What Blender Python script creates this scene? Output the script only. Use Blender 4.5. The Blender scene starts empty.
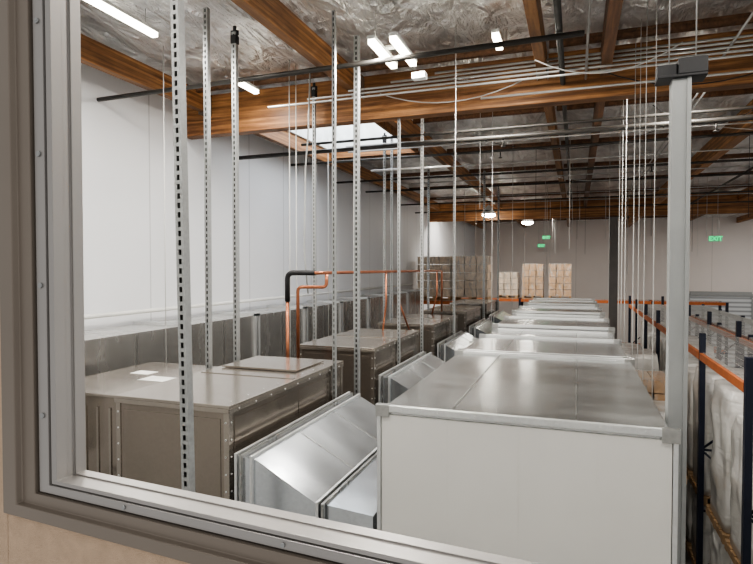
import bpy, bmesh, math, random
from mathutils import Vector, Matrix, noise
random.seed(4)
scene=bpy.context.scene
COL=scene.collection
try: scene.view_settings.look='AgX - Medium High Contrast'
except Exception: pass
# ------------------------------------------------------------------ materials
def newmat(name):
    m=bpy.data.materials.new(name); m.use_nodes=True
    nt=m.node_tree; b=nt.nodes['Principled BSDF']
    return m,nt,b
def texco(nt,scale=(1,1,1)):
    tc=nt.nodes.new('ShaderNodeTexCoord'); mp=nt.nodes.new('ShaderNodeMapping')
    mp.inputs['Scale'].default_value=scale
    nt.links.new(tc.outputs['Object'],mp.inputs['Vector']); return mp.outputs['Vector']
def noise_n(nt,vec,scale,detail=4,rough=.55,dist=0):
    n=nt.nodes.new('ShaderNodeTexNoise'); n.inputs['Scale'].default_value=scale
    n.inputs['Detail'].default_value=detail; n.inputs['Roughness'].default_value=rough
    n.inputs['Distortion'].default_value=dist
    nt.links.new(vec,n.inputs['Vector']); return n.outputs['Fac']
def ramp(nt,fac,stops):
    r=nt.nodes.new('ShaderNodeValToRGB'); e=r.color_ramp.elements
    e[0].position,e[0].color=stops[0][0],(*stops[0][1],1)
    e[1].position,e[1].color=stops[-1][0],(*stops[-1][1],1)
    for p,c in stops[1:-1]:
        x=e.new(p); x.color=(*c,1)
    nt.links.new(fac,r.inputs['Fac']); return r.outputs['Color']
def bump(nt,b,h,strength=.3,dist=.01):
    n=nt.nodes.new('ShaderNodeBump'); n.inputs['Strength'].default_value=strength
    n.inputs['Distance'].default_value=dist
    nt.links.new(h,n.inputs['Height']); nt.links.new(n.outputs['Normal'],b.inputs['Normal'])
def m_plain(name,col,rough=.5,metal=0,var=.12,scale=6,bs=.05,coat=0):
    m,nt,b=newmat(name); v=texco(nt)
    f=noise_n(nt,v,scale)
    c1=tuple(x*(1-var) for x in col); c2=tuple(min(1,x*(1+var)) for x in col)
    nt.links.new(ramp(nt,f,[(.3,c1),(.7,c2)]),b.inputs['Base Color'])
    b.inputs['Roughness'].default_value=rough; b.inputs['Metallic'].default_value=metal
    if coat: b.inputs['Coat Weight'].default_value=coat; b.inputs['Coat Roughness'].default_value=.12
    if bs: bump(nt,b,noise_n(nt,v,scale*12),bs,.002)
    return m
def m_galv(name,col,rough=.32,var=.12,wav=.25,metal=.9,streak=(1,3,1)):
    m,nt,b=newmat(name); v=texco(nt)
    vo=nt.nodes.new('ShaderNodeTexVoronoi'); vo.inputs['Scale'].default_value=45
    nt.links.new(v,vo.inputs['Vector'])
    big=noise_n(nt,texco(nt,streak),1.5,3,.5)
    mx=nt.nodes.new('ShaderNodeMath'); mx.operation='MULTIPLY_ADD'; mx.inputs[1].default_value=.35
    nt.links.new(vo.outputs['Distance'],mx.inputs[0]); nt.links.new(big,mx.inputs[2])
    c1=tuple(x*(1-var) for x in col); c2=tuple(min(1,x*(1+var)) for x in col)
    nt.links.new(ramp(nt,mx.outputs[0],[(.4,c1),(.8,c2)]),b.inputs['Base Color'])
    mr=nt.nodes.new('ShaderNodeMapRange'); mr.inputs['From Min'].default_value=.3; mr.inputs['From Max'].default_value=.7
    mr.inputs['To Min'].default_value=rough-.03; mr.inputs['To Max'].default_value=rough+.04
    nt.links.new(big,mr.inputs['Value']); nt.links.new(mr.outputs[0],b.inputs['Roughness'])
    b.inputs['Metallic'].default_value=metal
    bump(nt,b,noise_n(nt,v,2.2,1),wav,.02)
    return m
def m_wood(name,axis,c1,c2,lam=True):
    s=[14,14,14]; s[axis]=.9
    m,nt,b=newmat(name); v=texco(nt,tuple(s))
    f=noise_n(nt,v,1.3,6,.65,.6)
    col=ramp(nt,f,[(.3,c1),(.5,tuple((a+d)/2 for a,d in zip(c1,c2))),(.68,c2)])
    s2=[.01,.01,26]; s2[axis]=.35
    f2=noise_n(nt,texco(nt,tuple(s2)),1.0,0)
    r2=ramp(nt,f2,[(.35,(.58,.54,.5)),(.62,(1.15,1.12,1.1))])
    mi=nt.nodes.new('ShaderNodeMixRGB'); mi.blend_type='MULTIPLY'; mi.inputs[0].default_value=.9
    nt.links.new(col,mi.inputs[1]); nt.links.new(r2,mi.inputs[2]); col=mi.outputs[0]
    f3=noise_n(nt,texco(nt),1.7,5,.65); r3=ramp(nt,f3,[(.35,(.6,.57,.55)),(.6,(1,1,1))])
    mi=nt.nodes.new('ShaderNodeMixRGB'); mi.blend_type='MULTIPLY'; mi.inputs[0].default_value=.6
    nt.links.new(col,mi.inputs[1]); nt.links.new(r3,mi.inputs[2]); col=mi.outputs[0]
    if lam:
        tc=nt.nodes.new('ShaderNodeTexCoord'); sx=nt.nodes.new('ShaderNodeSeparateXYZ')
        nt.links.new(tc.outputs['Object'],sx.inputs[0])
        md=nt.nodes.new('ShaderNodeMath'); md.operation='PINGPONG'; md.inputs[1].default_value=.02
        nt.links.new(sx.outputs['Z'],md.inputs[0])
        r=ramp(nt,md.outputs[0],[(.0,(.35,.35,.35)),(.004,(1,1,1))])
        mi=nt.nodes.new('ShaderNodeMixRGB'); mi.blend_type='MULTIPLY'; mi.inputs[0].default_value=.7
        nt.links.new(col,mi.inputs[1]); nt.links.new(r,mi.inputs[2]); col=mi.outputs[0]
    nt.links.new(col,b.inputs['Base Color']); b.inputs['Roughness'].default_value=.55
    bump(nt,b,f,.2,.004); return m
def m_emit(name,col,s):
    m,nt,b=newmat(name); b.inputs['Base Color'].default_value=(*col,1)
    b.inputs['Emission Color'].default_value=(*col,1); b.inputs['Emission Strength'].default_value=s
    return m
GALV=m_galv('galvanized_sheet',(.60,.61,.61),.2,.06,.07)
GALVFLAT=m_galv('galvanized_flat_sheet',(.62,.65,.68),.2,.07,.07,.92)
GALVTOP=m_galv('galvanized_dull',(.55,.56,.55),.21,.06,.08)
GALVDARK=m_galv('galvanized_dark',(.40,.40,.39),.28)
GALVEDGE=m_galv('galvanized_flange',(.66,.67,.67),.32,.06,.05,.7)
GALVWALL=m_galv('galvanized_wall_duct',(.50,.495,.48),.25,.05,.12,.85)
STRUT=m_galv('zinc_strut',(.36,.37,.37),.4,.12,.05,.6)
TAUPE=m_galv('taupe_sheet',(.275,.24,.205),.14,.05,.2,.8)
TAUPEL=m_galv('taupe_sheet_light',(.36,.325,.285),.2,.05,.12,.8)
WHITEP=m_plain('white_insulated_panel',(.67,.66,.63),.4,0,.04,1.5,.05)
POSTM=m_plain('grey_painted_steel',(.28,.29,.29),.45,.1,.05)
CASING=m_plain('taupe_casing',(.24,.205,.172),.4,.3,.05)
COLUMNM=m_plain('column_brown_grey',(.17,.16,.155),.5,.1,.05)
ALU=m_plain('grey_window_frame',(.39,.375,.36),.38,.4,.04)
PEACH=m_plain('peach_plaster',(.66,.49,.35),.9,0,.08,60,.9)
BLACK=m_plain('black_rubber',(.012,.012,.014),.6,0)
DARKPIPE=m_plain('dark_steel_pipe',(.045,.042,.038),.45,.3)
CONDUIT=m_plain('conduit',(.42,.42,.41),.35,.5,.06)
WHITEPIPE=m_plain('white_cable',(.55,.55,.53),.5,0,.05)
PALEPIPE=m_plain('pale_wall_pipe',(.60,.60,.58),.4,0,.05)
COPPER=m_plain('copper',(.45,.18,.10),.32,.85,.18)
NAVY=m_plain('navy_rack_steel',(.010,.014,.030),.45,.1)
ORANGE=m_plain('orange_rack_steel',(.45,.13,.04),.5,.1)
MESH=m_plain('deck_wire',(.5,.5,.49),.4,.5)
CARTON=m_plain('brown_carton',(.50,.32,.18),.4,0,.2,4,.05,.8)
CARTONG=m_plain('pale_wrapped_carton',(.60,.49,.38),.3,0,.28,4,.05,1)
PALLET=m_plain('pallet_wood',(.38,.25,.14),.8,0,.2)
WOODX=m_wood('glulam_cross',0,(.15,.06,.025),(.54,.27,.105))
WOODY=m_wood('glulam_length',1,(.17,.07,.028),(.60,.31,.125))
WOODD=m_wood('dark_wood',1,(.05,.025,.012),(.22,.11,.055),False)
PAPER=m_plain('paper',(.8,.8,.78),.6,0,.05)
TUBE=m_emit('led_tube',(1,.93,.76),14)
PEND=m_emit('pendant_lens',(1,.95,.84),60)
SKY=m_emit('skylight_lens',(.9,.94,1),6)
GREEN=m_emit('green_letters',(.0,.75,.25),1.3)
SIGNW=m_plain('sign_white',(.78,.8,.78),.5)
SIGNG=m_plain('sign_pale_green',(.35,.7,.5),.4)
WRAP,nt,b=newmat('cloudy_stretch_wrap')
f=noise_n(nt,texco(nt,(1,1,.5)),2.4,3,.5,.3)
nt.links.new(ramp(nt,f,[(.3,(.50,.49,.45)),(.5,(.64,.63,.60)),(.7,(.76,.75,.73))]),b.inputs['Base Color'])
b.inputs['Roughness'].default_value=.3; b.inputs['Coat Weight'].default_value=.7; b.inputs['Coat Roughness'].default_value=.12
bump(nt,b,noise_n(nt,texco(nt,(1,1,4)),3.0,3,.5,.6),.45,.04)
FILM=bpy.data.materials.new('clear_stretch_film'); FILM.use_nodes=True; nt=FILM.node_tree; nt.nodes.clear()
out=nt.nodes.new('ShaderNodeOutputMaterial'); mx=nt.nodes.new('ShaderNodeMixShader'); tr=nt.nodes.new('ShaderNodeBsdfTransparent'); gl=nt.nodes.new('ShaderNodeBsdfPrincipled')
gl.inputs['Base Color'].default_value=(.85,.83,.8,1); gl.inputs['Roughness'].default_value=.15
fr=ramp(nt,noise_n(nt,texco(nt,(3,3,1)),2.2,4,.55,1.5),[(.45,(.05,.05,.05)),(.75,(.5,.5,.5))])
nt.links.new(fr,mx.inputs[0]); nt.links.new(tr.outputs[0],mx.inputs[1]); nt.links.new(gl.outputs[0],mx.inputs[2]); nt.links.new(mx.outputs[0],out.inputs[0])
# foil
FOIL,nt,b=newmat('foil_insulation')
f1=noise_n(nt,texco(nt,(.9,.5,1)),1.6,6,.6,1.0)
f2=noise_n(nt,texco(nt,(1.1,.35,1)),3.8,4,.55,2.3)
vo=nt.nodes.new('ShaderNodeTexVoronoi'); vo.inputs['Scale'].default_value=4.2
mixv=nt.nodes.new('ShaderNodeVectorMath'); mixv.operation='ADD'
nn=nt.nodes.new('ShaderNodeTexNoise'); nn.inputs['Scale'].default_value=2.2; nt.links.new(texco(nt),nn.inputs['Vector'])
nt.links.new(texco(nt,(1,.45,1)),mixv.inputs[0]); nt.links.new(nn.outputs['Color'],mixv.inputs[1]); nt.links.new(mixv.outputs[0],vo.inputs['Vector'])
vm=nt.nodes.new('ShaderNodeMath'); vm.operation='MULTIPLY'; vm.inputs[1].default_value=.42; nt.links.new(vo.outputs['Distance'],vm.inputs[0])
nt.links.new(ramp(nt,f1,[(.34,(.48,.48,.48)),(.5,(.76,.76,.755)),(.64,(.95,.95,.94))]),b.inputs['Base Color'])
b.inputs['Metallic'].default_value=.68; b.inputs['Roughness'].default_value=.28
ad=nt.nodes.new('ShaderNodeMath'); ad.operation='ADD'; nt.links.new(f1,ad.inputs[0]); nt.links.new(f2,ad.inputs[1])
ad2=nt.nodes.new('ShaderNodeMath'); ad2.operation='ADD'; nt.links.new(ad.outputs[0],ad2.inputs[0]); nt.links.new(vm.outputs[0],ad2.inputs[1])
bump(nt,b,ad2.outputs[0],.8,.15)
# panel wall
def m_wall(name,axis,col,step):
    m,nt,b=newmat(name); tc=nt.nodes.new('ShaderNodeTexCoord'); sx=nt.nodes.new('ShaderNodeSeparateXYZ')
    nt.links.new(tc.outputs['Object'],sx.inputs[0])
    pp=nt.nodes.new('ShaderNodeMath'); pp.operation='PINGPONG'; pp.inputs[1].default_value=step/2
    nt.links.new(sx.outputs[axis],pp.inputs[0])
    seam=ramp(nt,pp.outputs[0],[(.0,(.42,.42,.42)),(.014,(1,1,1))])
    base=ramp(nt,noise_n(nt,tc.outputs['Object'],.7),[(.3,tuple(c*.95 for c in col)),(.7,col)])
    mi=nt.nodes.new('ShaderNodeMixRGB'); mi.blend_type='MULTIPLY'; mi.inputs[0].default_value=.75
    nt.links.new(base,mi.inputs[1]); nt.links.new(seam,mi.inputs[2])
    nt.links.new(mi.outputs[0],b.inputs['Base Color']); b.inputs['Roughness'].default_value=.5
    return m
WALLL=m_wall('white_panel_wall','Y',(.71,.72,.74),1.15)
WALLO=m_wall('white_office_wall','X',(.68,.69,.69),1.2)
WALLF=m_wall('beige_panel_wall','X',(.66,.61,.58),6.0)
FLOORM=m_plain('concrete',(.16,.15,.14),.4,0,.2,1.2)
SHUTTER,nt,b=newmat('roll_up_slats'); tc=nt.nodes.new('ShaderNodeTexCoord'); sx=nt.nodes.new('ShaderNodeSeparateXYZ')
nt.links.new(tc.outputs['Object'],sx.inputs[0]); pp=nt.nodes.new('ShaderNodeMath'); pp.operation='PINGPONG'; pp.inputs[1].default_value=.1
nt.links.new(sx.outputs['Z'],pp.inputs[0]); nt.links.new(ramp(nt,pp.outputs[0],[(0,(.2,.21,.22)),(.07,(.55,.57,.59))]),b.inputs['Base Color'])
# ------------------------------------------------------------------ mesh builder
class MB:
    def __init__(s): s.bm=bmesh.new()
    def box(s,x0,x1,y0,y1,z0,z1):
        v=[s.bm.verts.new((x,y,z)) for x in (x0,x1) for y in (y0,y1) for z in (z0,z1)]
        for f in ((0,1,3,2),(4,6,7,5),(0,4,5,1),(2,3,7,6),(0,2,6,4),(1,5,7,3)):
            s.bm.faces.new([v[i] for i in f])
        return s
    def prism(s,pts,y0,y1):
        a=[s.bm.verts.new((x,y0,z)) for x,z in pts]; c=[s.bm.verts.new((x,y1,z)) for x,z in pts]
        n=len(pts); s.bm.faces.new(a); s.bm.faces.new(c[::-1])
        for i in range(n): s.bm.faces.new((a[i],c[i],c[(i+1)%n],a[(i+1)%n]))
        return s
    def lathe(s,prof,n=24):
        rings=[[s.bm.verts.new((r*math.cos(2*math.pi*k/n),r*math.sin(2*math.pi*k/n),z)) for k in range(n)] for r,z in prof]
        for a,c in zip(rings,rings[1:]):
            for k in range(n):
                f=s.bm.faces.new((a[k],a[(k+1)%n],c[(k+1)%n],c[k])); f.smooth=True
        s.bm.faces.new(rings[0][::-1]); s.bm.faces.new(rings[-1]); return s
    def tube(s,pts,r,n=10,bend=.0,cap=True):
        P=[Vector(p) for p in pts]; path=[]
        for i,p in enumerate(P):
            if bend>0 and 0<i<len(P)-1:
                a=(P[i-1]-p).normalized(); c=(P[i+1]-p).normalized()
                A=p+a*bend; C=p+c*bend
                for k in range(7):
                    t=k/6; path.append(A*(1-t)**2+p*2*t*(1-t)+C*t*t)
            else: path.append(p)
        T0=(path[1]-path[0]).normalized()
        ref=Vector((0,0,1)) if abs(T0.z)<.9 else Vector((1,0,0))
        N=T0.cross(ref).normalized(); rings=[]
        for i,p in enumerate(path):
            if i==0:T=T0
            elif i==len(path)-1:T=(path[i]-path[i-1]).normalized()
            else:T=((path[i+1]-path[i]).normalized()+(path[i]-path[i-1]).normalized()).normalized()
            N=(N-T*N.dot(T)).normalized(); B=T.cross(N)
            rings.append([s.bm.verts.new(p+(N*math.cos(2*math.pi*k/n)+B*math.sin(2*math.pi*k/n))*r) for k in range(n)])
        for a,c in zip(rings,rings[1:]):
            for k in range(n):
                f=s.bm.faces.new((a[k],a[(k+1)%n],c[(k+1)%n],c[k])); f.smooth=True
        if cap: s.bm.faces.new(rings[0][::-1]); s.bm.faces.new(rings[-1])
        return s
    def mesh(s,name,mat):
        bmesh.ops.recalc_face_normals(s.bm,faces=s.bm.faces)
        me=bpy.data.meshes.new(name); s.bm.to_mesh(me); s.bm.free(); me.materials.append(mat); return me
    def obj(s,name,mat,parent=None,label=None,category=None,group=None,loc=(0,0,0),kind=None,bevel=0):
        o=bpy.data.objects.new(name,s.mesh(name,mat)); COL.objects.link(o); o.location=loc
        if parent: o.parent=parent
        meta(o,label,category,group,kind)
        if bevel:
            b=o.modifiers.new('bevel','BEVEL'); b.width=bevel; b.segments=2; b.limit_method='ANGLE'
        return o
def meta(o,label=None,category=None,group=None,kind=None):
    if label:o['label']=label
    if category:o['category']=category
    if group:o['group']=group
    if kind:o['kind']=kind
def thing(name,label,category,loc=(0,0,0),group=None):
    o=bpy.data.objects.new(name,None); COL.objects.link(o); o.location=loc; o.empty_display_size=.1
    meta(o,label,category,group); return o
def dup(root,delta,label=None):
    def rec(o,par):
        c=o.copy(); COL.objects.link(c)
        if par: c.parent=par
        for k in list(o.children): rec(k,c)
        return c
    c=rec(root,None); c.location=root.location+Vector(delta)
    if label:c['label']=label
    return c
# ------------------------------------------------------------------ setting
XW=-5.1; YF=30.; ZF=-5.; ZC=2.42; XR=12.
MB().box(XW,XR,-3,YF,ZF-.2,ZF).obj('floor',FLOORM,kind='structure')
MB().box(XW-.2,XW,.5,YF,ZF,3.0).obj('wall_left',WALLL,kind='structure')
MB().box(XW-.2,XR,YF,YF+.2,ZF,3.0).obj('wall_far',WALLF,kind='structure')
SK=(-4.6,-2.95,7.75,10.3)
bm=bmesh.new(); step=.1; nx=int((XR-XW)/step); ny=int((YF-.5)/step); g={}
pur=[-4.7,-2.5,-.36,2.35,4.7,7.0,9.4]
for i in range(nx+1):
    for j in range(ny+1):
        x=XW+(XR-XW)*i/nx; y=.5+(YF-.5)*j/ny
        d=min(abs(x-p) for p in pur)
        e=min(1,d/.4)
        sag=1-(abs((((y-1.2)/2.44)%1)-.5)*2)**2
        lon=abs((((x+5)/.61)%1)-.5)*2
        z=ZC+.03-.07*e*sag-.04*e*(1-lon**2)+.05*noise.fractal(Vector((x*1.8,y*.9,3)),1,2,4)+.05*abs(noise.noise(Vector((x*2.8,y*1.4,1))))
        if d<.12: z=max(z,2.36)
        g[i,j]=bm.verts.new((x,y,max(z,2.27)))
for i in range(nx):
    for j in range(ny):
        x=XW+(XR-XW)*(i+.5)/nx; y=.5+(YF-.5)*(j+.5)/ny
        if SK[0]<x<SK[1] and SK[2]<y<SK[3]: continue
        f=bm.faces.new((g[i,j],g[i,j+1],g[i+1,j+1],g[i+1,j])); f.smooth=True
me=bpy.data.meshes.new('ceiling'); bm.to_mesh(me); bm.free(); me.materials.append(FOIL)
o=bpy.data.objects.new('ceiling',me); COL.objects.link(o); o['kind']='structure'; o['label']='crinkled silver foil roof insulation'
MB().box(XW-.2,XR,.5,YF+.2,3.05,3.15).obj('ceiling_deck',WOODD,kind='structure',label='dark roof deck above the insulation')
w=MB(); a,b_,c,d=SK; t=.05
w.box(a-t,a,c-t,d+t,2.33,2.95).box(b_,b_+t,c-t,d+t,2.33,2.95).box(a,b_,c-t,c,2.33,2.95).box(a,b_,d,d+t,2.33,2.95)
sk=w.obj('window_2',SIGNW,kind='structure',label='roof skylight with white well and translucent lens')
MB().box(a,b_,c,d,2.93,2.95).obj('lens',SKY,parent=sk)
MB().box(a-.1,b_+.1,c-.1,c-.05,2.24,2.34).box(a-.1,b_+.1,d+.05,d+.1,2.2,2.34).box(a-.1,a-.05,c-.05,d+.05,2.2,2.34).box(b_+.05,b_+.1,c-.05,d+.05,2.2,2.34).obj('wooden_curb',WOODX,parent=sk)
X0,X1,Z0,Z1=-.56,1.5,-.245,1.1; SZ=.6
ox,oz=.0735,.0735*SZ
TH=-math.radians(4.2); PV=Vector((X0,.49,0)); RZ=Matrix.Rotation(TH,3,'Z')
def swing(o):   # the office wall stands a few degrees off square to the duct rows
    o.rotation_euler=(0,0,TH); o.location=PV-RZ@PV
for nm,mt,y0,y1 in (('wall_office',PEACH,.468,.49),('wall_near',WALLO,.49,.512)):
    w=MB()
    w.box(XW+.1,X0-ox+.002,y0,y1,ZF,2.25).box(X1+ox,XR,y0,y1,ZF,2.25).box(X0-ox,X1+ox,y0,y1,ZF,Z0-oz+.002).box(X0-ox,X1+ox,y0,y1,Z1+oz,2.25)
    swing(w.obj(nm,mt,kind='structure'))
def ring(prof,name,mat,**k):
    bm=bmesh.new(); rows=[]
    for dd,y in prof:
        l,r,bo,to=X0-dd,X1+dd,Z0-dd*SZ,Z1+dd*SZ
        rows.append([bm.verts.new(p) for p in ((l,y,bo),(r,y,bo),(r,y,to),(l,y,to))])
    for p,q in zip(rows,rows[1:]):
        for i in range(4): bm.faces.new((p[i],p[(i+1)%4],q[(i+1)%4],q[i]))
    m=MB(); m.bm.free(); m.bm=bm
    return m.obj(name,mat,**k)
win=ring([(.03,.518),(0,.517),(0,.503),(.003,.503),(.003,.492),(.0,.492),(0,.478),(.006,.476),(.006,.480),(.0085,.480),(.0085,.4745),(.024,.474),(.024,.4795),(.0265,.4795)],'window_1',ALU,kind='structure',bevel=.0006)
swing(win)
swing(ring([(.0265,.4795),(.0265,.470),(.048,.470),(.0505,.4635),(.074,.4635),(.074,.4685)],'trim_1',CASING,kind='structure',bevel=.001))
for z in (-.17,-.02,.13,.28,.43):
    m=MB(); m.tube([(0,0.0008,0),(0,-.0014,0)],.0032,14).box(-.0024,.0024,-.0016,-.0013,-.0004,.0004)
    m.obj('screw',STRUT,parent=win,loc=(X0-.0165,.4738,z))
for x in (-.45,-.25,-.05,.15,.4):
    m=MB(); m.tube([(0,0.0008,0),(0,-.0014,0)],.0022,14); m.obj('screw',STRUT,parent=win,loc=(x,.4738,Z0-.0165*SZ))
dr=MB().box(5.1,7.6,YF-.06,YF,ZF,-1.3).obj('door_1',SHUTTER,kind='structure')
MB().box(5.0,5.1,YF-.1,YF,ZF,-1.2).box(7.6,7.7,YF-.1,YF,ZF,-1.2).box(5.1,7.6,YF-.12,YF,-1.3,-1.1).obj('door_frame',POSTM,parent=dr)
# ------------------------------------------------------------------ timber
for y,lab,zb in ((6.5,'deep orange-brown glulam girder with conduits strapped in front',1.8),(20.,'glulam girder near the far wall',1.68),):
    MB().box(XW,XR,-.085,.085,zb,2.33).obj('glulam_beam',WOODX,label=lab,category='beam',loc=(0,y,0),bevel=.006)
for x in pur[:6]:
    for (ya,yb) in ((.75,6.41),(6.59,19.9),(20.1,29.95)):
        hw,zb=(.075,1.98) if x==2.35 else (.05,2.08)
        MB().box(-hw,hw,ya,yb,zb,2.33).obj('timber_purlin',WOODY,label='orange-brown timber purlin under foil insulation',category='beam',group='roof purlins',loc=(x,0,0),bevel=.005)
for (ya,yb) in ((.75,6.41),(6.59,19.9)):
    MB().box(-.05,.05,ya,yb,2.02,2.26).obj('timber_purlin',WOODD,label='dark weathered timber purlin below the foil',category='beam',group='roof purlins',loc=(.27,0,0))
px=[-4.7,-2.5,-.36,2.35,4.7]
for a1,a2 in zip(px,px[1:]):
    for k in range(12):
        y=1.2+2.44*k
        if abs(y-6.5)<.3 or abs(y-20)<.3 or (a1<-4 and 7.4<y<10.5): continue
        MB().box(a1+.08,a2-.08,-.022,.022,2.262,2.35).obj('cross_joist',WOODD,label='thin dark cross joist holding up foil',category='joist',group='cross joists',loc=(0,y,0))
for x in pur[:5]:
    h=.085 if x==2.35 else .06
    m=MB().box(-h,-h+.008,-.12,0,2.05,2.3).box(h-.008,h,-.12,0,2.05,2.3).box(-h,h,-.12,0,1.97 if h>.07 else 2.065,1.98 if h>.07 else 2.075)
    m.obj('joist_hanger',GALVDARK,label='steel saddle hanger joining purlin to girder',category='bracket',group='joist hangers',loc=(x,6.41,0))
def pipe(name,pts,r,mat,label,cat='pipe',group=None,bend=0,n=10):
    return MB().tube(pts,r,n,bend).obj(name,mat,label=label,category=cat,group=group)
for i,(y,z) in enumerate(((5.95,1.93),(6.0,1.99),(6.05,2.05),(6.1,2.11),(6.15,2.17),(6.22,1.86))):
    pipe('conduit',[(XW+.5*i+1.6,y,z),(XR,y,z)],.012,CONDUIT,'thin grey metal conduit crossing under the roof','conduit','roof conduits')
pipe('sprinkler_pipe',[(XW,4.95,1.9),(.05,4.95,1.93)],.024,DARKPIPE,'dark steel pipe crossing below the roof')
pipe('sprinkler_pipe',[(-4.9,7.4,1.68),(XR,7.4,1.72)],.03,DARKPIPE,'dark steel sprinkler pipe behind the girder')
pipe('sprinkler_pipe',[(-3.9,7.6,1.85),(XR,7.6,1.87)],.02,DARKPIPE,'thin dark sprinkler branch pipe behind girder')
for y,z in ((9.5,1.95),(11.5,1.9),(13.5,1.95),(16.2,1.9),(18.2,1.85),(21.5,1.85)):
    pipe('sprinkler_pipe',[(XW,y,z),(XR,y,z)],.022,DARKPIPE,'dark steel sprinkler branch pipe crossing roof','pipe','far sprinkler pipes')
for y,z in ((8.6,2.0),(8.7,1.93),(10.4,1.9),(12.5,1.95),(15,1.9),(17.1,1.95)):
    pipe('conduit',[(XW+1.5,y,z),(XR,y,z)],.012,CONDUIT,'pale metal conduit crossing the bay','conduit','far conduits')
pipe('sprinkler_pipe',[(-.15,1.2,2.0),(-.15,19.8,1.98)],.028,DARKPIPE,'dark sprinkler main running along the roof')
pipe('sprinkler_pipe',[(3.3,6.7,2.0),(3.3,19.8,1.98)],.025,DARKPIPE,'dark sprinkler line running along the roof')
pipe('conduit',[(.08,1.2,2.0),(.08,6.3,1.98)],.012,CONDUIT,'pale conduit running along the roof','conduit')
pipe('conduit',[(1.35,1.2,2.1),(1.35,19.3,2.05)],.012,CONDUIT,'pale conduit running along the roof','conduit')
pipe('conduit',[(1.43,6.7,2.1),(1.43,19.3,2.05)],.012,CONDUIT,'pale conduit running along the roof','conduit')
for x,y in ((-3.3,7.4),(-.9,7.4),(1.5,7.4),(3.4,7.4),(-1.2,9.5),(1.3,11.5),(2.9,9.5)):
    m=MB().tube([(0,0,0),(0,0,-.09)],.012,8).tube([(0,0,-.09),(0,0,-.1)],.03,12)
    m.obj('fire_sprinkler',DARKPIPE,label='small pendant fire sprinkler below pipe',category='sprinkler',group='fire sprinklers',loc=(x,y,{7.4:1.665,9.5:1.925,11.5:1.875}[y]))
pipe('conduit',[(-2.9,7.9,1.45),(-1.7,7.9,1.45)],.016,CONDUIT,'short pale conduit between hangers','conduit','roof conduits')
for k,(xa,xb,yy,dz) in enumerate(((-2.2,-.5,6.3,.18),(.2,2.1,6.3,.25),(1.6,3.9,6.25,.16),(-1.4,1.2,9.2,.22),(1.5,4.2,9.0,.2),(.9,2.2,7.9,.3),(-.4,.9,5.8,.2),(2.5,3.6,7.2,.25),(-.9,1.9,12.2,.3))):
    pts=[(xa+(xb-xa)*t/10,yy,2.06-dz*4*(t/10)*(1-t/10)) for t in range(11)]
    pipe('loose_cable',pts,.006,BLACK if k%2 else WHITEPIPE,'loose cable drooping below the roof','cable','loose cables',n=6)
# ------------------------------------------------------------------ lights
def tubelight(o,cx,l):
    MB().box(cx-.035,cx+.035,-l/2,l/2,.02,.05).obj('housing',SIGNW,parent=o)
    MB().box(cx-.03,cx+.03,-l/2+.01,l/2-.01,-.02,.02).obj('lamp_lens',TUBE,parent=o)
def area(x,y,z,sx,sy,e):
    l=bpy.data.lights.new('lamp','AREA'); l.shape='RECTANGLE'; l.size=sx; l.size_y=sy; l.energy=e; l.color=(1,.955,.885)
    o=bpy.data.objects.new('lamp',l); COL.objects.link(o); o.location=(x,y,z); return o
def fixture(x,y,z,l,n=1,gap=.22,lab='linear LED strip light hung from the roof',g=None,e=60):
    o=thing('strip_light',lab,'light',(x,y,z),g)
    for k in range(n):
        cx=(k-(n-1)/2)*gap; tubelight(o,cx,l); area(x+cx,y,z-.022,.058,l-.03,e/n)
    if n>1: MB().box(-gap/2,gap/2,-.03,.03,.05,.07).obj('bracket',SIGNW,parent=o)
    for yy in (-l/3,l/3): MB().tube([(-gap/2*(n>1),yy,.05),(-gap/2*(n>1),yy,2.34-z)],.003,6).obj('suspension_wire',CONDUIT,parent=o)
    return o
fixture(-1.62,5.02,2.0,.68,2,.2,'bright twin-tube LED light hung from roof',e=115)
fixture(-3.68,3.85,2.15,.8,e=60); fixture(-3.7,5.8,2.15,.45,e=30)
fixture(-.72,5.45,2.15,.35,e=25)
HB="added unseen strip lights"
for x,y,e in ((-1.2,1.8,45),(.9,1.8,45),(-3.6,1.8,45),(1.9,2.8,50),(-1.4,7.1,95),(1.0,7.1,95),(3.6,7.1,80),(6.9,5,70),(6.2,12,150),(7.,18,200),(-3.9,20.9,110),(-.9,20.9,110),(.9,20.9,110),(7.6,25,190)):  # added fixtures brightening the rear and duct fronts
    fixture(x,y,2.18,.8 if y!=7.1 else .5,1,.2,'added unseen LED strip light under the roof',HB,e)
for x,y in ((-2.8,19.2),(-1.82,22.9)):
    o=thing('pendant_light','round bright high-bay pendant light','light',(x,y,1.82),'high-bay pendants')
    MB().lathe([(.04,.3),(.07,.26),(.2,.08),(.24,0),(.22,0)]).obj('reflector',SIGNW,parent=o)
    MB().lathe([(.2,.01),(.22,-.05),(.12,-.1),(.02,-.11)]).obj('lamp_lens',PEND,parent=o)
    MB().tube([(0,0,.3),(0,0,.5)],.008,6).obj('suspension_rod',CONDUIT,parent=o)
MB().box(-.07,.07,-.05,.05,-.03,.03).obj('junction_box',SIGNW,label='small white ceiling junction box near light',category='junction box',loc=(-1.5,5.5,1.93),bevel=.004)
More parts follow.
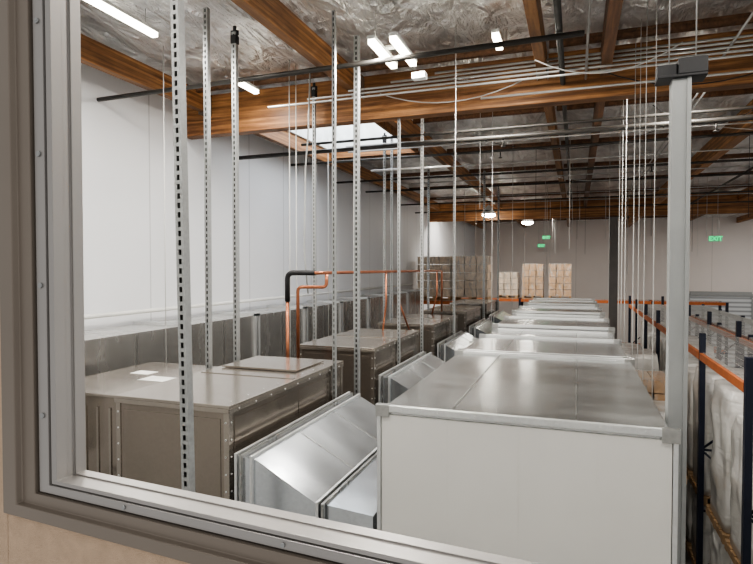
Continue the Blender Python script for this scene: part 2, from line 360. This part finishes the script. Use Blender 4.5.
# ------------------------------------------------------------------ air handlers
def ahu(L=1.82,w=.9,h=.89):
    o=thing('air_handling_unit','taupe sheet-metal air handling unit hung from slotted struts','air handler',(-2.51,3.0,-1.76))
    x0,x1=-.45,.45
    MB().box(x0,x1,0,L,0,h-.02).obj('cabinet_body',TAUPE,parent=o,bevel=.006)
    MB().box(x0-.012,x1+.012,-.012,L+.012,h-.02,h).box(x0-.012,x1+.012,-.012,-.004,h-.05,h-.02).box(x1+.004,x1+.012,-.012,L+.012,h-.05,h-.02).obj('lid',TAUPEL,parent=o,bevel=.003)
    MB().box(x0+.02,x1-.02,L*.49,L*.51,h,h+.005).obj('lid_seam',TAUPEL,parent=o)
    for ya,yb in ((.06,L*.48),(L*.52,L-.06)):
        MB().box(x1,x1+.005,ya,yb,.08,h-.09).obj('side_panel',TAUPE,parent=o,bevel=.002)
    MB().box(x0+.06,x1-.06,-.004,0,.08,h-.09).obj('front_panel',TAUPE,parent=o,bevel=.002)
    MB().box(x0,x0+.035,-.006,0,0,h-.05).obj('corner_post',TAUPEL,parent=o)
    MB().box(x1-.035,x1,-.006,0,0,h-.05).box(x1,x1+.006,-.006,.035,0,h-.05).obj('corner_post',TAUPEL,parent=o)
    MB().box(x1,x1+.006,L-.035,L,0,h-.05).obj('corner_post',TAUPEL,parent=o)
    m=MB()
    for k in range(7):
        z=.12+k*.11
        m.tube([(x1-.018,-.003,z),(x1-.018,-.010,z)],.006,8).tube([(x1+.003,.018,z),(x1+.010,.018,z)],.006,8).tube([(x0+.018,-.003,z),(x0+.018,-.010,z)],.006,8)
    for k in range(9):
        y=.1+k*(L-.2)/8
        m.tube([(x1+.01,y,h-.035),(x1+.015,y,h-.035)],.005,8)
        m.tube([(x1-.05,y,h),(x1-.05,y,h+.004)],.005,8)
    m.obj('sheet_metal_screws',GALVEDGE,parent=o)['kind']='stuff'
    for ya in (0,L-.06): MB().box(x0,x1,ya,ya+.06,-.04,0).obj('base_rail',GALVDARK,parent=o)
    return o
A=ahu(); G='row of air handlers'; A['group']=G
AH=[A]+[dup(A,(0,2.7*k,0)) for k in range(1,5)]
r=thing('return_plenum','low taupe sheet-metal plenum box beside air handler','plenum',(-3.63,3.3,-1.76))
MB().box(-.44,.44,0,1.3,0,.78).obj('plenum_body',TAUPE,parent=r,bevel=.005)
MB().box(-.45,.45,-.01,1.31,.78,.80).obj('lid',TAUPEL,parent=r)
m=MB()
for k in range(6): m.box(-.3+k*.12,-.28+k*.12,-.008,0,.1,.70)
m.obj('stiffener_ribs',TAUPEL,parent=r)
MB().box(-.36,.36,-.28,.28,0,.006).box(-.36,.36,-.28,-.27,.006,.014).obj('sheet_metal_cover',TAUPEL,label='loose flat metal cover lying on air handler',category='cover',loc=(-2.55,4.42,-.863))
MB().box(-.13,.13,-.09,.09,0,.004).obj('paper_sheet',PAPER,label='white paper manual lying on plenum',category='paper',loc=(-3.4,3.9,-.959))
MB().box(-.1,.1,-.07,.07,0,.003).obj('paper_sheet',PAPER,label='white paper sheet lying on plenum',category='paper',loc=(-3.72,4.1,-.959))
# outlet boots
def boot():
    o=thing('duct_transition','galvanized sloping duct transition between air handler and supply duct','duct',(0,2.98,0),'duct transitions')
    L=1.8
    MB().box(-2.043,-1.99,.2,1.3,-1.6,-1.25).obj('collar',GALVDARK,parent=o)
    MB().prism([(-1.99,-1.18),(-1.86,-1.18),(-1.44,-1.40),(-1.44,-1.72),(-1.99,-1.72)],0,L).obj('sloping_duct',GALVFLAT,parent=o)
    MB().prism([(-1.40,-1.405),(-1.09,-1.43),(-1.09,-1.72),(-1.40,-1.72)],.02,L-.02).obj('throat_duct',GALVFLAT,parent=o)
    def fl(x,zt,zb,d=.022,mt=GALVEDGE):
        m=MB(); m.box(x-.004,x+.014,-d,L+d,zt,zt+d).box(x-.004,x+.014,-d,0,zb,zt).box(x-.004,x+.014,L,L+d,zb,zt)
        m.obj('flange',mt,parent=o,bevel=.002)
    fl(-1.985,-1.18,-1.72,.03); fl(-1.955,-1.18,-1.72,.024,GALVDARK); fl(-1.88,-1.18,-1.72,.022); fl(-1.435,-1.40,-1.72,.018); fl(-1.40,-1.405,-1.72,.018,GALVDARK)
    for yy in (.6,1.2):
        MB().prism([(-1.85,-1.180),(-1.45,-1.389),(-1.45,-1.397),(-1.85,-1.19)],yy,yy+.008).obj('seam',GALVDARK,parent=o)
    return o
B=boot()
for k in range(1,5): dup(B,(0,2.7*k,0))
# supply duct boxes
def ductbox(y,L,front,lab,dz=0,dw=0,g='supply duct boxes'):
    o=thing('supply_duct_box',lab,'duct',(-.295,y,-1.74),g)
    W=.742+dw; H=.94+dz
    MB().box(-W,W,0,L,0,H).obj('duct_body',GALVTOP if L>2 else GALV,parent=o,bevel=.004)
    m=MB().box(-W+.004,W-.004,-.012,0,.0,H-.03)
    for xx in (-.36,0.02,.40): m.box(xx-.002,xx+.002,-.0135,-.012,0,H-.03)
    m.obj('end_panel',front,parent=o)
    for yy in (-.02,L-.012):
        m=MB(); d=.022
        m.box(-W-d,W+d,yy,yy+.032,H-.012,H+.024).box(-W-d,-W,yy,yy+.032,0,H).box(W,W+d,yy,yy+.032,0,H)
        n=7
        for k in range(n): 
            xx=-W+.12+k*(2*W-.24)/(n-1); m.tube([(xx,yy-.002,H+.006),(xx,yy-.010,H+.006)],.006,8)
        m.obj('flange',GALVEDGE,parent=o,bevel=.002)
        for sx in (-1,1): MB().box(sx*(W-.01)-.04,sx*(W-.01)+.04,yy-.004,yy+.036,H-.04,H+.028).obj('corner_bracket',GALVDARK,parent=o,bevel=.002)
    MB().box(-.36,-.353,0,L,H,H+.006).obj('seam',GALVDARK,parent=o); MB().box(.30,.307,0,L,H,H+.006).obj('seam',GALVDARK,parent=o)
    m=MB()
    for k in range(1,4): m.box(W,W+.006,L*k/4-.01,L*k/4+.01,.02,H-.03).box(-W-.006,-W,L*k/4-.01,L*k/4+.01,.02,H-.03)
    m.obj('side_rib',GALV,parent=o)
    return o
ductbox(3.0,2.2,WHITEP,'large galvanized duct box with plain pale end panel')
y=5.32
for L,dz,dw in ((1.25,.0,-.005),(.93,-.03,-.015),(1.28,.02,-.005),(1.0,-.02,-.02),(1.23,.025,-.01),(1.03,-.02,-.025),(1.18,.02,-.015),(1.38,0,-.02)):
    ductbox(y,L,GALVDARK,'galvanized rectangular duct box with flanged joints',dz,dw); y+=L+.09
# wall duct
for k in range(9):
    o=thing('wall_duct','dull galvanized rectangular duct along white wall','duct',(-4.68,2.4+1.55*k,-1.74),'duct along wall')
    MB().box(-.36,.33,0,1.5,0,1.06).obj('duct_body',GALVWALL,parent=o,bevel=.004)
    for y in (0,1.46): MB().box(-.38,.36,y,y+.04,1.05,1.09).box(.33,.36,y,y+.04,0,1.08).obj('flange',GALVEDGE,parent=o)
    MB().box(.33,.336,.72,.75,.03,1.04).obj('seam',GALVDARK,parent=o)
pipe('conduit',[(-4.9,2.0,-.52),(-4.9,17.2,-.52)],.026,PALEPIPE,'pale pipe running along wall above duct')
# ------------------------------------------------------------------ struts
def strut(x,y,zb,zt,w=.045,clamp=False,lab='galvanized slotted strut channel hanging from roof'):
    o=thing('strut_channel',lab,'strut',(x,y,zb),'hanging struts')
    L=zt-zb; h=w/2; t=.003; s=.017*w/.045
    m=MB(); m.box(-h,-s/2,-h,-h+t,0,L).box(s/2,h,-h,-h+t,0,L)
    k=0; p=.05
    while k*p<L: m.box(-s/2,s/2,-h,-h+t,k*p,min(L,k*p+.02)); k+=1
    m.box(-h,-h+t,-h+t,h,0,L).box(h-t,h,-h+t,h,0,L).box(-h+t,h-t,h-t,h,0,L)
    m.obj('channel',STRUT,parent=o)
    MB().box(-h+t,h-t,-.002,0.0,0,L).obj('slot_shade',DARKPIPE,parent=o)  # dark sheet standing in for the shade seen through the slots
    if clamp:
        m=MB().box(-.03,.03,-.03,.03,L-.11,L-.03).tube([(0,0,L-.03),(0,0,L+.06)],.018,10).box(-.04,.04,-.012,.012,L-.03,L+.02)
        m.obj('beam_clamp',BLACK,parent=o,bevel=.006)
    return o
ZT=2.26
s1=strut(-1.965,2.5,-1.8,ZT,.05); s1.rotation_euler=(0,-.018,0)
for x,y,c,w in ((-3.05,4.15,0,.042),(-3.05,4.58,1,.045),(-2.025,4.57,0,.03),(-2.03,5.13,0,.048),(-3.06,6.3,1,.036),(-2.025,6.5,0,.03),(-2.03,7.6,0,.036),
              (-3.06,9.0,1,.04),(-3.06,9.4,0,.04),(-2.025,9.75,0,.03),(-2.03,13.2,0,.045),(-3.06,12.0,0,.045),(-2.03,15.75,0,.045)):
    strut(x,y,-1.8,ZT-(.04 if c else 0),w,bool(c))
for x in (-2.88,-2.16):
    MB().box(-.03,.03,2.4,16.0,-1.86,-1.80).obj('support_rail',STRUT,label='long steel rail carrying air handlers',category='rail',loc=(x,0,0))
for y in (2.5,4.57,6.4,9.0,12.9,15.5):
    MB().box(-4.1,.75,-.025,.025,-1.92,-1.86).obj('trapeze_bar',STRUT,label='cross strut bar under air handlers',category='strut',group='trapeze bars',loc=(0,y,0))
for x in (-.9,.3):
    MB().box(-.04,.04,2.5,15.8,-1.86,-1.74).obj('support_rail',STRUT,label='steel rail under the duct boxes',category='rail',loc=(x,0,0))
# post
o=thing('steel_post','grey painted square steel post with black top bracket','post',(.527,3.45,ZF))
MB().box(-.048,.048,-.048,.048,.015,-ZF+1.02).obj('shaft',POSTM,parent=o,bevel=.005)
m=MB().box(-.12,.12,-.07,.07,-ZF+1.02,-ZF+1.035).box(-.12,-.02,-.04,.04,-ZF+1.035,-ZF+1.1).box(-.02,.12,-.07,.07,-ZF+1.035,-ZF+1.12)
m.obj('top_bracket',BLACK,parent=o,bevel=.004)
MB().box(-.12,.12,-.12,.12,0,.015).obj('base_plate',POSTM,parent=o)
MB().box(.025,.045,-.055,-.048,0.015,-ZF+1.02).obj('edge_fold',POSTM,parent=o)
# rods / wires
def rod(x,y,z0,z1,r=.006,mat=CONDUIT,lab='thin threaded hanger rod below roof',g='hanger rods'):
    MB().tube([(x,y,z0),(x,y,z1)],r,6).obj('hanger_rod',mat,label=lab,category='rod',group=g)
for y in (4.7,5.25,5.9,6.25,7.2,8.0,9.0,11.5):
    rod(.55+random.uniform(-.01,.05),y,-1.9,2.36,.003 if y<6 else .0042,WHITEPIPE,'thin white suspension cable beside duct boxes','suspension cables')
for x,y in ((-1.12,5.45),(-1.12,8.0),(-1.12,10.7),(-1.12,13.3)):
    rod(x,y,-1.86,2.36,.004)
for x,y in ((-3.08,5.7),(-3.08,5.86),(-4.15,4.9),(-4.15,9.1),(-3.1,7.7)): rod(x,y,-1.86,2.36,.005,WHITEPIPE)
rod(.6,3.45,1.12,2.36,.004,CONDUIT,'wire holding the post bracket',None)
rod(.47,3.45,1.1,2.36,.004,CONDUIT,'wire holding the post bracket',None)
for y in (17.,19.,21,23,24.5):
    for x in (-3.2,-.8,1.5): rod(x,y,.6 if y>19 else -.2,2.36,.007,WHITEPIPE,'thin drop wire hanging from roof','drop wires')
for k in range(16):
    x=random.uniform(-1.6,3.8); y=random.uniform(8,18); rod(x,y,random.uniform(.2,1.3),2.36,.004,WHITEPIPE if k%3 else BLACK,'thin drop wire hanging from roof','drop wires')
MB().tube([(-2.9,5.87,2.3),(-2.93,5.87,1.5),(-2.98,5.9,1.2),(-3.0,5.9,0.2),(-2.95,5.9,-.3)],.010,8,.15).obj('flexible_conduit',CONDUIT,label='grey flexible conduit drooping from roof',category='conduit')
# copper lines
cl=thing('refrigerant_line','copper refrigerant pipe run over air handlers with black insulation','pipe',(0,0,0))
MB().tube([(-2.84,5.2,-.35),(-2.84,5.2,-.05),(-2.52,5.2,-.05)],.027,12,.07).obj('black_insulation',BLACK,parent=cl)
MB().tube([(-2.84,5.2,-1.5),(-2.84,5.2,-.33)],.018,12).obj('riser',COPPER,parent=cl)
MB().tube([(-2.55,5.2,-.05),(-2.46,5.2,-.05),(-2.46,10.7,-.05),(-2.46,10.7,-.85)],.018,12,.05).obj('main_run',COPPER,parent=cl)
MB().tube([(-2.46,5.35,-.06),(-2.46,5.35,-.2),(-2.76,5.28,-.2),(-2.76,5.28,-1.5)],.018,12,.05).obj('riser',COPPER,parent=cl)
MB().tube([(-2.46,7.3,-.06),(-2.46,7.3,-.5),(-2.5,7.28,-.865)],.013,12,.05).obj('riser',COPPER,parent=cl)
MB().tube([(-2.46,7.9,-.06),(-2.46,7.9,-.5),(-2.3,8.0,-1.0)],.013,12,.05).obj('riser',COPPER,parent=cl)
MB().tube([(-2.46,10.3,-.06),(-2.46,10.3,-.5),(-2.6,10.35,-1.0)],.015,12,.05).obj('riser',COPPER,parent=cl)
# ------------------------------------------------------------------ racks
def rack(name_label,x,y,n,pitch,depth,axis,levels,ztop,g=None,beam=None):
    o=thing('pallet_rack',name_label,'pallet rack',(x,y,ZF),g)
    def bx(m,l0,l1,d0,d1,z0,z1):
        if axis=='y': m.box(d0,d1,l0,l1,z0,z1)
        else: m.box(l0,l1,d0,d1,z0,z1)
    for i in range(n+1):
        l=i*pitch
        for dd in (0,depth):
            m=MB(); bx(m,l-.045,l+.045,dd-.04,dd+.04,0,ztop-ZF); bx(m,l-.07,l+.07,dd-.07,dd+.07,0,.012)
            m.obj('upright',NAVY,parent=o,bevel=.004)
        m=MB(); z=.3; s=0
        f=(lambda p:(p[1],p[0],p[2])) if axis=='y' else (lambda p:p)
        while z+1.0<ztop-ZF:
            a=(l,0,z) ; c=(l,depth,z+.95)
            if s: a,c=(l,depth,z),(l,0,z+.95)
            m.tube([f(a),f(c)],.018,6).tube([f((l,0,z)),f((l,depth,z))],.018,6); z+=.95; s=1-s
        m.obj('frame_bracing',NAVY,parent=o)
    for i in range(n):
        for lv in levels:
            z=lv-ZF
            for dd in (-.02,depth+.02):
                m=MB(); bx(m,i*pitch+.045,(i+1)*pitch-.045,dd-.025,dd+.025,z-.11,z); m.obj('shelf_beam',beam or ORANGE,parent=o,bevel=.004)
            m=MB(); k=.08
            while k<pitch-.06: bx(m,i*pitch+k-.003,i*pitch+k+.003,.0,depth,z,z+.006); k+=.11
            k=.05
            while k<depth: bx(m,i*pitch+.06,(i+1)*pitch-.06,k-.003,k+.003,z+.006,z+.011); k+=.16
            m.obj('wire_deck',MESH,parent=o)
    return o
rack('long pallet rack with navy uprights, orange beams and wire decks',1.84,7.3,6,2.46,1.06,'y',(-1.3,),-1.0)
rack('pallet rack with orange beams near the far wall',-4.6,23.5,4,2.45,1.06,'x',(-1.26,-3.0),-1.26)
rack('pallet rack bay against white wall holding wrapped cartons',-4.95,17.5,1,2.5,1.06,'x',(-1.05,-3.0),-1.05)
rack('back-to-back pallet rack with grey beams and wire decks',3.1,9.76,5,2.46,1.06,'y',(-1.3,-3.6),-1.25,None,MESH)
def pallet(o,w,d):
    m=MB()
    for k in range(6): m.box(-w/2,w/2,-d/2+k*(d-.1)/5,-d/2+k*(d-.1)/5+.1,.11,.13)
    for k in (-w/2,-.04,w/2-.08): m.box(k,k+.08,-d/2,d/2,.02,.11)
    for k in (-d/2,-.05,d/2-.1): m.box(-w/2,w/2,k,k+.1,0,.02)
    m.obj('pallet',PALLET,parent=o)
def load(x,y,z,w,d,h,kind,lab,g):
    o=thing('pallet_load',lab,'pallet of goods',(x,y,z),g); pallet(o,w,d)
    if kind=='wrap':
        m=MB(); bm=m.bm
        bmesh.ops.create_cube(bm,size=1); bmesh.ops.subdivide_edges(bm,edges=bm.edges[:],cuts=13,use_grid_fill=True)
        sd=random.uniform(0,50)
        for v in bm.verts:
            p=v.co.copy()
            n_=noise.noise_vector(Vector((p.x*3.5+sd,p.y*3.5,p.z*4)))*.05
            rr=1-.12*max(0,p.z*2-.75)*2
            cr=1-.06*(abs(p.x*2)**6)*(abs(p.y*2)**6)
            v.co=Vector((p.x*w*.95*rr*cr,p.y*d*.93*rr*cr,(p.z+.5)*(h-.16)+.14))+Vector((n_.x,n_.y,n_.z*.6))*(1 if p.z>-.4 else 0)
        for f in bm.faces:f.smooth=True
        m.obj('wrapped_goods',WRAP,parent=o)
    else:
        m=MB(); nx_,ny_=3,3; nz=max(3,int((h-.13)/.22)); ch=(h-.13)/nz
        for a in range(nx_):
            for b2 in range(ny_):
                for c2 in range(nz):
                    if 0<a<nx_-1 and 0<b2<ny_-1 and c2<nz-1: continue
                    j=random.uniform(-.01,.01)
                    x0=-w/2+a*w/nx_; y0=-d/2+b2*d/ny_; m.box(x0+.012+j,x0+w/nx_-.012+j,y0+.004+j,y0+d/ny_-.004+j,.13+c2*ch,.13+(c2+1)*ch-.02)
        m.obj('carton_stack',CARTON if kind=='brown' else CARTONG,parent=o)
        MB().box(-w/2-.012,w/2+.012,-d/2-.012,d/2+.012,.12,h+.01).obj('stretch_wrap',FILM,parent=o)
    return o
load(-2.66,24.03,-1.245,.82,.95,1.08,'grey','shorter stack of wrapped brown cartons on a pallet','cartons on far rack')
load(-1.66,24.03,-1.245,.82,.95,1.42,'brown','tall shrink-wrapped stack of brown cartons on a pallet','cartons on far rack')
load(-.60,24.03,-1.245,.86,.95,1.42,'brown','tall shrink-wrapped stack of brown cartons on a pallet','cartons on far rack')
load(-4.3,18.03,-1.035,1.1,1,1.42,'grey','pale stretch-wrapped carton stack on a pallet','cartons by white wall')
load(-3.12,18.03,-1.035,1.1,1,1.42,'grey','pale stretch-wrapped carton stack on a pallet','cartons by white wall')
for i in range(5):
    for j in (0,1):
        yy=7.3+.66+i*2.46+j*1.14
        h1=1.25
        load(2.37,yy,ZF,.96,1.06,h1,'wrap','white stretch-wrapped goods on a pallet beneath the rack deck','pallets under rack')
        load(2.37,yy,ZF+h1+.03,.96,1.04,1.85+.22*((i+j)%2),'wrap','white stretch-wrapped goods stacked on another pallet','pallets under rack')
for i in range(5):
    y=10.4+i*1.5
    load(1.2,y,ZF,.95,1.1,1.55,'wrap','wrapped pallet of goods standing in the aisle','aisle pallets')
    load(1.2,y,ZF+1.6,.95,1.1,1.1+.25*(i%3),'brown' if i%2 else 'wrap','pallet of goods stacked on another pallet','aisle pallets')
o=thing('steel_column','grey steel column supporting far girder','column',(1.14,19.75,ZF))
MB().box(-.13,.13,-.12,.12,.02,6.65).obj('shaft',COLUMNM,parent=o); MB().box(-.2,.2,-.12,.35,6.65,6.67).obj('cap_plate',DARKPIPE,parent=o); MB().box(-.2,.2,-.2,.2,0,.02).obj('base_plate',DARKPIPE,parent=o)
# exit signs
def exitsign(x,y,z,s=1.0):
    o=thing('exit_sign','illuminated exit sign with green EXIT lettering','exit sign',(x,y,z),'exit signs')
    MB().box(-.27*s,.27*s,0,.05,-.13*s,.13*s).obj('sign_body',SIGNG,parent=o,bevel=.006)
    cu=bpy.data.curves.new('lettering','FONT'); cu.body='EXIT'; cu.size=.27*s; cu.align_x='CENTER'; cu.align_y='CENTER'; cu.extrude=.004; cu.offset=.008
    tmp=bpy.data.objects.new('tmp',cu); COL.objects.link(tmp); bpy.context.view_layer.update()
    me=bpy.data.meshes.new_from_object(tmp.evaluated_get(bpy.context.evaluated_depsgraph_get()))
    bpy.data.objects.remove(tmp); me.materials.clear(); me.materials.append(GREEN)
    t_=bpy.data.objects.new('lettering',me); COL.objects.link(t_); t_.parent=o; t_.location=(0,-.006,0); t_.rotation_euler=(math.pi/2,0,0)
    for sx in (-1,1): 
        MB().tube([(sx*.12,.02,.12*s),(sx*.12,.02,2.3-z)],.008,6).obj('drop_rod',CONDUIT,parent=o)
exitsign(-1.27,26.5,1.38,.62); exitsign(-1.62,28.8,1.1,.6); exitsign(5.15,25.2,1.15,.85)
# ------------------------------------------------------------------ world, camera
w=bpy.data.worlds.new('World'); scene.world=w; w.use_nodes=True
w.node_tree.nodes['Background'].inputs[0].default_value=(1,.975,.95,1); w.node_tree.nodes['Background'].inputs[1].default_value=.66
cam=bpy.data.cameras.new('Camera'); co=bpy.data.objects.new('Camera',cam); COL.objects.link(co)
cam.sensor_width=36; cam.lens=560/753*36; cam.clip_start=.01; cam.clip_end=200
co.rotation_euler=(math.radians(90-1.43),0,math.radians(19.6)); scene.camera=co
for o in scene.objects:
    if o.parent is None: o.location.z+=5.0
